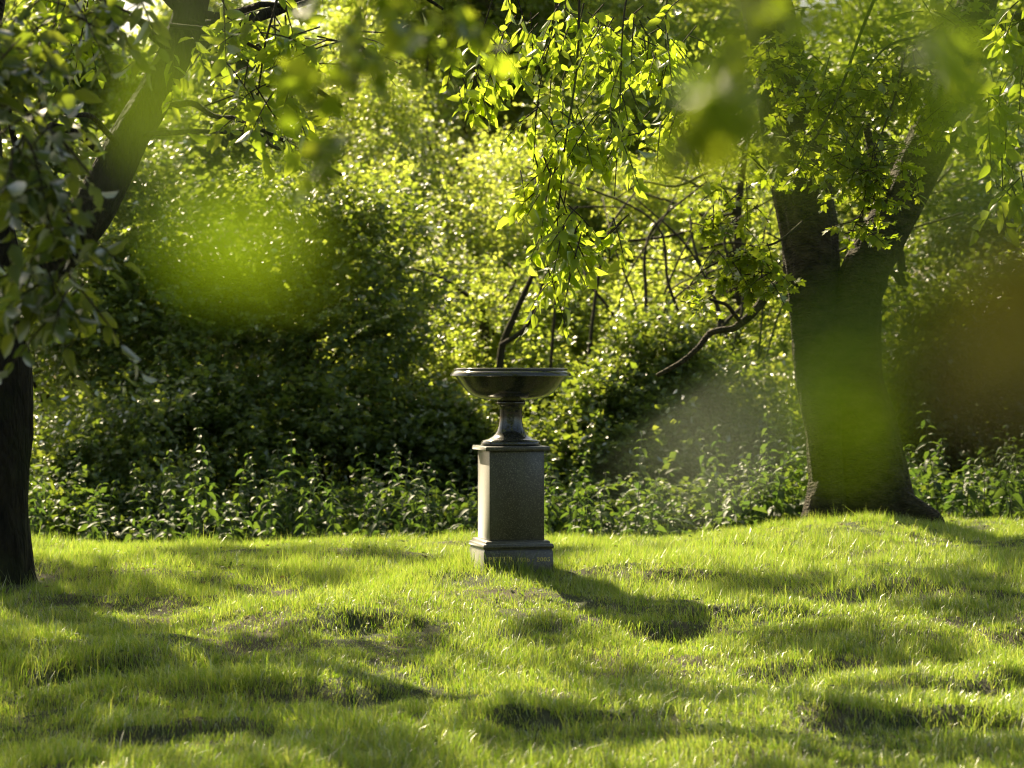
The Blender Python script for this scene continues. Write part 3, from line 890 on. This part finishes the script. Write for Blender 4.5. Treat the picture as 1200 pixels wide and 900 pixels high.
# ------------------------------------------------------------------ the thicket behind the rise
def shrub(name, label, cat, base, blobs, mat, n_twig, per, twig, L, seed, stems=6, wood_r=.03, wood_mat=None, unit=None, droop=.05, group=None, limbs=(), shell=.45, flat=.6):
    rng = np.random.default_rng(seed)
    base = np.array(base, float); base[2] = ground_z(base[0], base[1])
    t = thing(name, label, cat, base, group)
    wood = []
    ends = [b[0] for b in blobs]
    for k in range(stems):
        e = ends[k % len(ends)] + rng.normal(0, .15, 3)
        s = base + (rng.normal(0, .12), rng.normal(0, .12), -.15)
        mid = s * .5 + e * .5 + rng.normal(0, .12, 3) * np.linalg.norm(e - s) * .6
        wr = wood_r * rng.uniform(.6, 1.2)
        P = np.array([s, s * .7 + mid * .3 + rng.normal(0, .05, 3), mid, e])
        wood.append(tube(P, [wr, wr * .8, wr * .6, wr * .25], 7, 20, .12, seed + k))
        for q in range(4):
            a = P[2] * (1 - q / 5) + e * (q / 5)
            z = a + norm(rng.normal(0, 1, 3) + np.array([0, 0, .4])) * np.linalg.norm(e - s) * rng.uniform(.15, .35)
            wood.append(tube(branch_path(a, z, .02, rng, 4, .06), [wr * .4, wr * .28, wr * .12], 5, 9))
    for P, w0 in limbs:
        wood.append(tube(P, [w0, w0 * .85, w0 * .5], 8, 24, .1, seed))
    V, F = join(wood); part('branches', V, F, wood_mat or M_TWIG, t, True)
    V, F = crown_mass(blobs, n_twig, per, twig, L, unit or K_KITE, rng, shell, flat, droop)
    part('foliage', V, F, mat, t, kind='stuff')
    return t


def bl(px, py, d, rx, ry, rz, k, seed, size=(.30, .5)):
    return clump_blobs(at(px, py, d), (rx, ry, rz), k, np.random.default_rng(seed), size)


def bank(px0, px1, d0, d1, z0, z1, k, seed, rad=(.55, .50, .42)):
    """leaf clumps on a slope that rises away from the viewer"""
    rng = np.random.default_rng(seed)
    out = []
    for q in range(k):
        t = (q + rng.random()) / k
        d = d0 + (d1 - d0) * t
        x = (rng.uniform(px0, px1) - 600) * d / FPX
        z = z0 + (z1 - z0) * t + rng.uniform(-.55, .2)
        out.append((np.array([x, d, z]), np.array(rad) * rng.uniform(.7, 1.25, 3)))
    return out


# dark hawthorns on the left
shrub('hawthorn_bush', 'dark hawthorn bush right behind the nettles beside the left trunk', 'bush', at(210, 560, 25.6), bank(40, 300, 24.6, 26.6, .2, 3.5, 38, 101, (.55, .45, .40)), M_HAW, 1650, 12, .55, .10, 101, 9, .04, flat=.9)
shrub('hawthorn_bush', 'shaded dark green hawthorn with a hollow underneath left of the bowl', 'bush', at(410, 560, 25.8), bank(260, 480, 25.0, 26.8, .8, 3.3, 38, 103, (.55, .45, .40)), M_HAW, 1650, 12, .55, .095, 103, 9, .05, flat=.9)
shrub('elder_bush', 'shaded broad leaved bush below the leaning limb of the left tree', 'bush', at(110, 520, 27.2), bank(-60, 330, 27.0, 29, 1.8, 4.3, 36, 105, (.6, .5, .45)), M_HAW, 2000, 11, .5, .125, 105, 7, .04, flat=.9)
shrub('bramble_bush', 'light green bramble mound against the foot of the thicket beside the left trunk', 'bush', at(110, 600, 23.4), bank(40, 230, 23.0, 24.4, -.2, 1.0, 22, 107, (.32, .28, .26)), M_HAW, 800, 9, .42, .085, 107, 10, .012)
# bright bush in the middle
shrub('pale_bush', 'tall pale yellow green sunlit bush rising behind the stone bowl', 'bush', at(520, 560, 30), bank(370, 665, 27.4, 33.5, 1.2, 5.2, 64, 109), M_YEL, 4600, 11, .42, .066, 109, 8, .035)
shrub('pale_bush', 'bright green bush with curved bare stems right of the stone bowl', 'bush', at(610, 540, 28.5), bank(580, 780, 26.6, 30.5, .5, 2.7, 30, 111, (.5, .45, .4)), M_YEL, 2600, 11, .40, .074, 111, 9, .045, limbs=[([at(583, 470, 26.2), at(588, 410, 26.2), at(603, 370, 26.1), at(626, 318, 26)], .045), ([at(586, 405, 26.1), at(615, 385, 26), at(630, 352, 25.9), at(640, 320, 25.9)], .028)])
shrub('hawthorn_bush', 'grey green leafy bush directly right of the pedestal', 'bush', at(700, 590, 25.4), bank(650, 800, 24.8, 26.0, .0, 1.5, 24, 113, (.45, .42, .36)), M_HAW, 2300, 10, .45, .092, 113, 9, .025)
shrub('hawthorn_bush', 'low dark bush directly left of the pedestal', 'bush', at(500, 590, 25.4), bl(505, 530, 25.6, .8, .6, .7, 9, 115), M_HAW, 1500, 10, .45, .09, 115, 7, .03)
ra = np.random.default_rng(61)
ARCHES = []
for q in range(16):
    px, py = ra.uniform(640, 900), ra.uniform(430, 480)
    sw = ra.normal(40, 75); hgt = ra.uniform(110, 290)
    ARCHES.append(([at(px, py, 26.6), at(px + sw * .15 + ra.normal(0, 10), py - hgt * .4, 26.8), at(px + sw * .5 + ra.normal(0, 14), py - hgt * .75, 27), at(px + sw * 1.2 + ra.normal(0, 16), py - hgt, 27.2 + ra.random())], ra.uniform(.010, .026)))
for q in range(12):
    px, py = ra.uniform(700, 900), ra.uniform(200, 360)
    sw = ra.uniform(60, 150) * ra.choice([-1, 1])
    ARCHES.append(([at(px, py, 27.3), at(px + sw * .35, py - ra.normal(10, 12), 27.2), at(px + sw * .7, py + ra.normal(0, 16), 27.1), at(px + sw, py + ra.normal(15, 25), 27)], ra.uniform(.008, .018)))
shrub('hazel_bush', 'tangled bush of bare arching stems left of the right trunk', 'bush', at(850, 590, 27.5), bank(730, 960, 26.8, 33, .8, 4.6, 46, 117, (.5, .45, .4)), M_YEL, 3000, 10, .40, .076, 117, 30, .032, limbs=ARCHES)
shrub('hazel_bush', 'low leafy bush in the blurred patch left of the right trunk', 'bush', at(880, 600, 25), bank(770, 960, 24.8, 26.0, .0, 1.3, 24, 119, (.5, .42, .38)), M_HAW, 2100, 10, .45, .09, 119, 8, .022)
shrub('holly_bush', 'dark bush with small gleaming leaves behind the right trunk', 'bush', at(1100, 580, 25.5), bl(1110, 460, 25.8, 1.1, .8, 1.1, 14, 121), M_DARKS, 2400, 10, .45, .09, 121, 9, .04)
shrub('hazel_bush', 'dim bush filling the right picture edge beside the trunk', 'bush', at(1190, 560, 27), bank(1050, 1290, 26.8, 32, 1.2, 4.8, 40, 123), M_HAW, 3000, 10, .42, .085, 123, 9, .045)

# slim trunks inside the thicket
def slim(label, px, y0, y1, d, lean, rad, seed):
    rng = np.random.default_rng(seed)
    b = at(px, y0, d); b[2] = ground_z(b[0], b[1])
    t = thing('slim_tree', label, 'tree', b)
    top = at(px + lean, y1, d)
    P = branch_path(b - (0, 0, .1), top, 0, rng, 6, .015)
    V, F = tube(P, [rad * 1.25, rad, rad * .85, rad * .6], 12, 40, .1, seed, .05)
    part('trunk', V, F, M_TWIG, t, True)
    w = []
    for k in range(7):
        a = P[2 + k % 4] ; z = a + norm(np.array([rng.normal(0, 1), rng.normal(0, .6), .5])) * rng.uniform(.7, 1.5)
        w.append(tube(branch_path(a, z, .05, rng, 5, .05), [rad * .4, rad * .25, rad * .1], 6, 12, .1, k))
    V, F = join(w); part('branches', V, F, M_TWIG, t, True)
    bs = [(top + rng.normal(0, .5, 3), (.8, .8, .5)) for k in range(5)]
    V, F = crown_mass(bs, 260, 10, .4, .075, K_KITE, rng)
    part('crown', V, F, M_FAR, t, kind='stuff')


slim('slim dark trunk standing in the thicket just left of the bowl stem', 537, 570, 360, 28, 30, .085, 201)
slim('slim mossy trunk showing between the right tree and the dark holly', 1060, 570, 120, 26.5, -14, .06, 203)
slim('grey leaning stem in the gloom at the right picture edge', 1172, 570, 260, 26.5, 90, .055, 205)
slim('dark twin stem rising under the hollow hawthorn', 385, 570, 300, 26.2, -45, .10, 207)
slim('thin pole trunk behind the blurred patch right of the pedestal', 850, 560, 160, 29, 25, .06, 209)

# trees farther back, sunlit from behind
def far_tree(label, px, py, d, rx, ry, rz, k, n, L, mat, seed, rad=.16, size=(.22, .40)):
    rng = np.random.default_rng(seed)
    c = at(px, py, d)
    b = np.array([c[0] + rng.normal(0, .3), d, 0]); b[2] = ground_z(b[0], b[1])
    t = thing('woodland_tree', label, 'tree', b)
    bs = clump_blobs(c, (rx, ry, rz), k, rng, size)
    w = [tube(branch_path(b - (0, 0, .2), c + (0, 0, rz * .5), 0, rng, 6, .02), [rad * 1.3, rad, rad * .8, rad * .3], 12, 30, .08, seed)]
    V, F = join(w); part('trunk', V, F, M_TWIG, t, True)
    w = []
    for q in bs:
        a = b * .45 + c * .55 + (0, 0, rng.uniform(-rz * .4, rz * .3))
        w.append(tube(branch_path(a, q[0], .1, rng, 5, .06), [rad * .4, rad * .25, rad * .08], 6, 12, .08, seed))
    V, F = join(w); part('branches', V, F, M_TWIG, t, True)
    V, F = crown_mass(bs, n, 10, .6, L, K_KITE, rng)
    part('crown', V, F, mat, t, kind='stuff')


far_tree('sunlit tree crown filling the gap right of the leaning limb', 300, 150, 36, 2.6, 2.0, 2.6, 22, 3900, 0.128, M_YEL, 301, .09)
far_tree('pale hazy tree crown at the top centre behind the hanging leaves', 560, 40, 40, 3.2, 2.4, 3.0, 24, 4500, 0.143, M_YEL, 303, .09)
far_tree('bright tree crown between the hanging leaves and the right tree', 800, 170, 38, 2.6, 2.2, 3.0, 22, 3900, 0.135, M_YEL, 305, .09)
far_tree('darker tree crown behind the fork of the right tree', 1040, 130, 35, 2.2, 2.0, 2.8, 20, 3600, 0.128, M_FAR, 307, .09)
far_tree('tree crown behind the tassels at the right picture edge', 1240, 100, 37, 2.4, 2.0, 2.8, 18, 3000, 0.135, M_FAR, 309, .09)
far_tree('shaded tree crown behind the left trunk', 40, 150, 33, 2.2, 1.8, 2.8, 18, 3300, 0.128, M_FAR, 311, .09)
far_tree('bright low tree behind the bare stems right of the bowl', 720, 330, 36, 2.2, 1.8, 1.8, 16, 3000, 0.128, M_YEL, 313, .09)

# the wood behind everything
r = np.random.default_rng(51)
bs = []
for k in range(110):
    d = r.uniform(44, 62)
    bs.append((np.array([r.uniform(-17, 30), d, r.uniform(-.6, 10.5)]), (2.6, 2.0, 2.0)))
V, F = crown_mass(bs, 12500, 9, .9, .30, K_KITE, r, shell=.2)
o = part('far_wood', V, F, M_FAR, None, kind='stuff')
o['label'] = 'leafy far wood closing off the view behind the thicket'; o['category'] = 'woods'
# saplings and scrub filling the depth of the thicket
bs = []
for k in range(70):
    bs.append((np.array([r.uniform(-9, 9), r.uniform(30.5, 35), r.uniform(-.7, 2.6)]), (1.2, 1.0, .9)))
V, F = crown_mass(bs, 7000, 9, .6, .12, K_KITE, r, shell=.2)
o = part('scrub', V, F, M_FAR, None, kind='stuff')
o['label'] = 'dense leafy scrub filling the depth of the thicket'; o['category'] = 'scrub'

# undergrowth that no one could count, under and between the bushes
r = np.random.default_rng(53)
n = 5500
x = r.uniform(-6.5, 6.5, n); y = r.uniform(22.5, 27.5, n)
z = ground_z(x, y)
h = .15 + .7 * (vnoise(x * .9, y * .9, 61) + .5) + .16 * (y - 22)
C = np.stack([x, y, z + h * r.uniform(.15, 1, n)], 1)
T = norm(np.stack([r.normal(0, 1, n), r.normal(0, 1, n) - .3, r.uniform(-.2, .8, n)], 1))
P, D, N, Ls = spray_frames(C, T, 7, .25, .095, r, .8, droop=.15)
V, F = leaves_geo(P, D, N, Ls, K_KITE)
o = part('undergrowth', V, F, M_NETS, None, kind='stuff')
o['label'] = 'dense leafy undergrowth between the nettles and the bushes'; o['category'] = 'undergrowth'

# nettles in front, each a plant
NM = leaf_meshes('nettle', M_NET, 3)


def nettle_proto(seed, h):
    rng = np.random.default_rng(seed)
    sway = rng.normal(0, .06, 2)
    V, F = tube([(0, 0, -.1), (sway[0] * .3, sway[1] * .3, h * .5), (sway[0], sway[1], h)], [.006, .005, .002], 5, 8)
    stem = mesh_raw('stem', V, F, (M_STEM,), True)
    P, D, N, L = [], [], [], []
    lv = int(h / .085)
    for k in range(1, lv + 1):
        f = k / lv
        zc = h * (.18 + .82 * f)
        a0 = k * math.pi / 2 + rng.normal(0, .45)
        s = .145 * (1 - .62 * f ** 2.2) * rng.uniform(.65, 1.25)
        for a in (a0, a0 + math.pi):
            P.append((sway[0] * f ** 1.5, sway[1] * f ** 1.5, zc)); D.append((math.cos(a), math.sin(a), rng.normal(0, .32) - .30 * (1 - f)))
            N.append((rng.normal(0, .35), rng.normal(0, .35), 1)); L.append(s)
    return stem, (np.array(P), np.array(D), np.array(N), np.array(L))


PROTO = [nettle_proto(400 + 10 * i + v, hh + .07 * v) for v in range(3) for i, hh in enumerate((.45, .6, .75, .9, 1.1))]
r = np.random.default_rng(55)
count = 0
tries = 0
spots = []
while len(spots) < 298 and tries < 6000:
    tries += 1
    d = 21.4 + 2.0 * r.random() ** 1.1
    x = r.uniform(-1, 1) * (.2118 * d + .4)
    if x > 2.2 and x < 3.6 and d < 21.9:
        continue
    if all((x - a) ** 2 + (d - b) ** 2 > .115 ** 2 for a, b in spots):
        spots.append((x, d))
for x, d in spots:
    k = 1.0 if abs(x) > 1 else .9
    i = int(np.clip(round((d - 21.7) * 1.2 + r.normal(0, 1.1) + .9 + 1.6 * vnoise(x * .8 + 9, d * .2, 67)), 0, 4))
    stem, lf = PROTO[i + 5 * int(r.integers(3))]
    t = thing('nettle_plant', 'upright nettle with paired toothed leaves in the dark row behind the crest', 'nettle', (x, d, float(ground_z(x, d))), 'nettles along the foot of the thicket')
    t.rotation_euler = (r.normal(0, .14), r.normal(0, .14), r.uniform(0, 6.28))
    link('stem', stem, t)
    P, D, N, L = lf
    X, D, N = frames(D, N)
    for q in range(len(P)):
        o = bpy.data.objects.new('leaf', NM[q % 3])
        m = Matrix(np.column_stack([X[q] * L[q], D[q] * L[q], N[q] * L[q]]).tolist()).to_4x4()
        m.translation = Vector(P[q])
        o.matrix_basis = m
        COL.objects.link(o)
        o.parent = t

# ------------------------------------------------------------------ leaves close to the lens (a sprig hanging in front of the camera)
NEAR = leaf_meshes('oval', M_NEAR, 3)
BRN = leaf_meshes('oval', M_BRK, 2)


def sprig(label, root, leaves, seed, brown=False):
    rng = np.random.default_rng(seed)
    t = thing('leafy_sprig', label, 'sprig', root)
    wood = []
    for (px, py, d, L, ax, nz) in leaves:
        c = at(px, py, d)
        D = norm(np.array(ax, float)); N = np.array(nz, float)
        base = c - D * L * .5
        wood.append(tube([np.array(root), (np.array(root) + base) / 2 + rng.normal(0, .01, 3), base], [.0018, .0012, .0007], 5, 10))
        X, Dq, Nq = frames(D[None], N[None])
        o = bpy.data.objects.new('leaf', (BRN if brown else NEAR)[rng.integers(2)])
        m = Matrix(np.column_stack([X[0] * L, Dq[0] * L, Nq[0] * L]).tolist()).to_4x4()
        m.translation = Vector(base - np.array(root))
        o.matrix_basis = m
        COL.objects.link(o); o.parent = t
    V, F = join(wood)
    part('twig', V, F, M_TWIG, t, True)


DIM = (.1, -.65, .75)
PALE = (-.1, -.47, .88)
HALF = (.15, -.95, .75)
LOW = (.2, -.74, .78)
LIT = (.1, -1, .25)
sprig('out of focus bright green leaves hanging close to the lens before the leaning limb', at(230, -120, .75),
      [(292, 285, .66, .042, (.9, .1, -.25), LIT), (240, 295, .70, .028, (.5, .1, -.6), LIT), (340, 240, .68, .026, (.8, .1, .3), HALF), (238, 205, .62, .046, (.8, .3, .2), PALE), (185, 125, .75, .032, (-.3, .1, -1), HALF), (210, 50, .8, .026, (-.5, .1, -.8), LOW)], 1)
sprig('out of focus leaves close to the lens at the top right', at(1000, -160, .8),
      [(965, 40, .72, .038, (.5, .1, -.9), LIT), (1030, 0, .75, .034, (-.2, .1, -1), HALF), (850, 120, .8, .040, (-.5, .1, -.9), LOW), (930, 190, .8, .040, (.6, .1, -.6), DIM), (1120, 150, .75, .056, (.2, .4, -1), LOW), (700, 95, .7, .030, (.9, 0, -.2), PALE), (1140, 230, .8, .046, (.5, .4, -.6), LOW),
       (820, 40, .75, .040, (.6, .3, -.5), LOW), (1080, 60, .8, .036, (.6, .3, -.8), LOW), (1170, 115, .66, .050, (.4, .3, -.8), LOW), (1110, 10, .68, .046, (.8, .3, -.3), HALF), (1000, 130, .8, .034, (.5, .3, -.6), LOW), (880, 60, .75, .036, (.5, .3, -.6), LOW), (1190, 200, .75, .034, (.5, .3, -.6), HALF)], 2)
sprig('out of focus green leaves close to the lens across the right trunk', at(1260, 560, .75),
      [(1000, 500, .66, .040, (-.3, .4, -1), HALF), (985, 400, .7, .034, (-.9, .1, -.2), HALF), (1050, 360, .7, .040, (-1, .1, .3), HALF), (1110, 300, .7, .036, (-1, .1, .3), HALF), (818, 528, .62, .046, (-.85, .1, -.45), PALE), (885, 455, .70, .034, (-.8, .3, -.5), LOW), (940, 420, .68, .036, (-.8, .3, -.5), HALF), (1180, 275, .7, .036, (-.8, .3, .3), HALF)], 3)
sprig('out of focus brownish leaves close to the lens at the right picture edge', at(1330, 300, .75),
      [(1165, 400, .62, .060, (-.9, .1, -.2), (.1, -1, .75)), (1195, 320, .65, .050, (-.9, .1, .1), (.1, -1, .7)), (1120, 420, .65, .034, (-.9, .1, -.4), (.1, -1, .8)), (1200, 460, .65, .034, (-.9, .1, -.4), (.1, -1, .8))], 4, True)

r = np.random.default_rng(83)
bough('maple_sprig', 'dark blurred leaf clusters hanging before the upper right trunk, with unseen leaves added for shade', 'sprig', np.array([.55, 2.4, 2.5]),
      [(at(838, 90, 2.4), (.025, .10, .045), 6), (at(890, 10, 2.5), (.05, .10, .02), 4), (at(1100, 40, 2.4), (.04, .10, .03), 3),
       ((-.25, 3.1, 2.42), (.5, .4, .12), 130), ((-.10, 1.32, 1.95), (.20, .15, .05), 50)],  # unseen covers added towards the sun to shade the near leaves
      'maple', M_MAP, M_MAPS, .048, 6, .09, r, twig_r=.0018, mains=[((.55, 2.4, 2.5), at(840, 120, 2.3), .003), ((.55, 2.4, 2.5), at(1120, 210, 2.1), .003), ((.55, 2.4, 2.5), (-.3, 3.1, 2.45), .004), ((.55, 2.4, 2.5), (-.13, 1.4, 2.0), .003)])

# the edge of the wood behind the photographer, which closes off the low sky on that side
r = np.random.default_rng(81)
bs = [(np.array([r.uniform(-22, 22), r.uniform(-15, -9), r.uniform(-.3, 9.5)]), (2.2, 1.6, 1.8)) for k in range(90)]
bs += [(np.array([r.uniform(-12, 12), r.uniform(-10, -.5), r.uniform(5, 10)]), (1.8, 1.6, .9)) for k in range(50)]
V, F = crown_mass(bs, 6500, 9, .9, .34, K_KITE, r, shell=.2)
o = part('wood_edge', V, F, M_FAR, None, kind='stuff')
o['label'] = 'leafy edge of the wood behind the viewpoint'; o['category'] = 'woods'

tris = sum(len(m.polygons) * (2 if len(m.polygons) and len(m.polygons[0].vertices) == 4 else 1) for m in bpy.data.meshes)
print('triangles', tris)
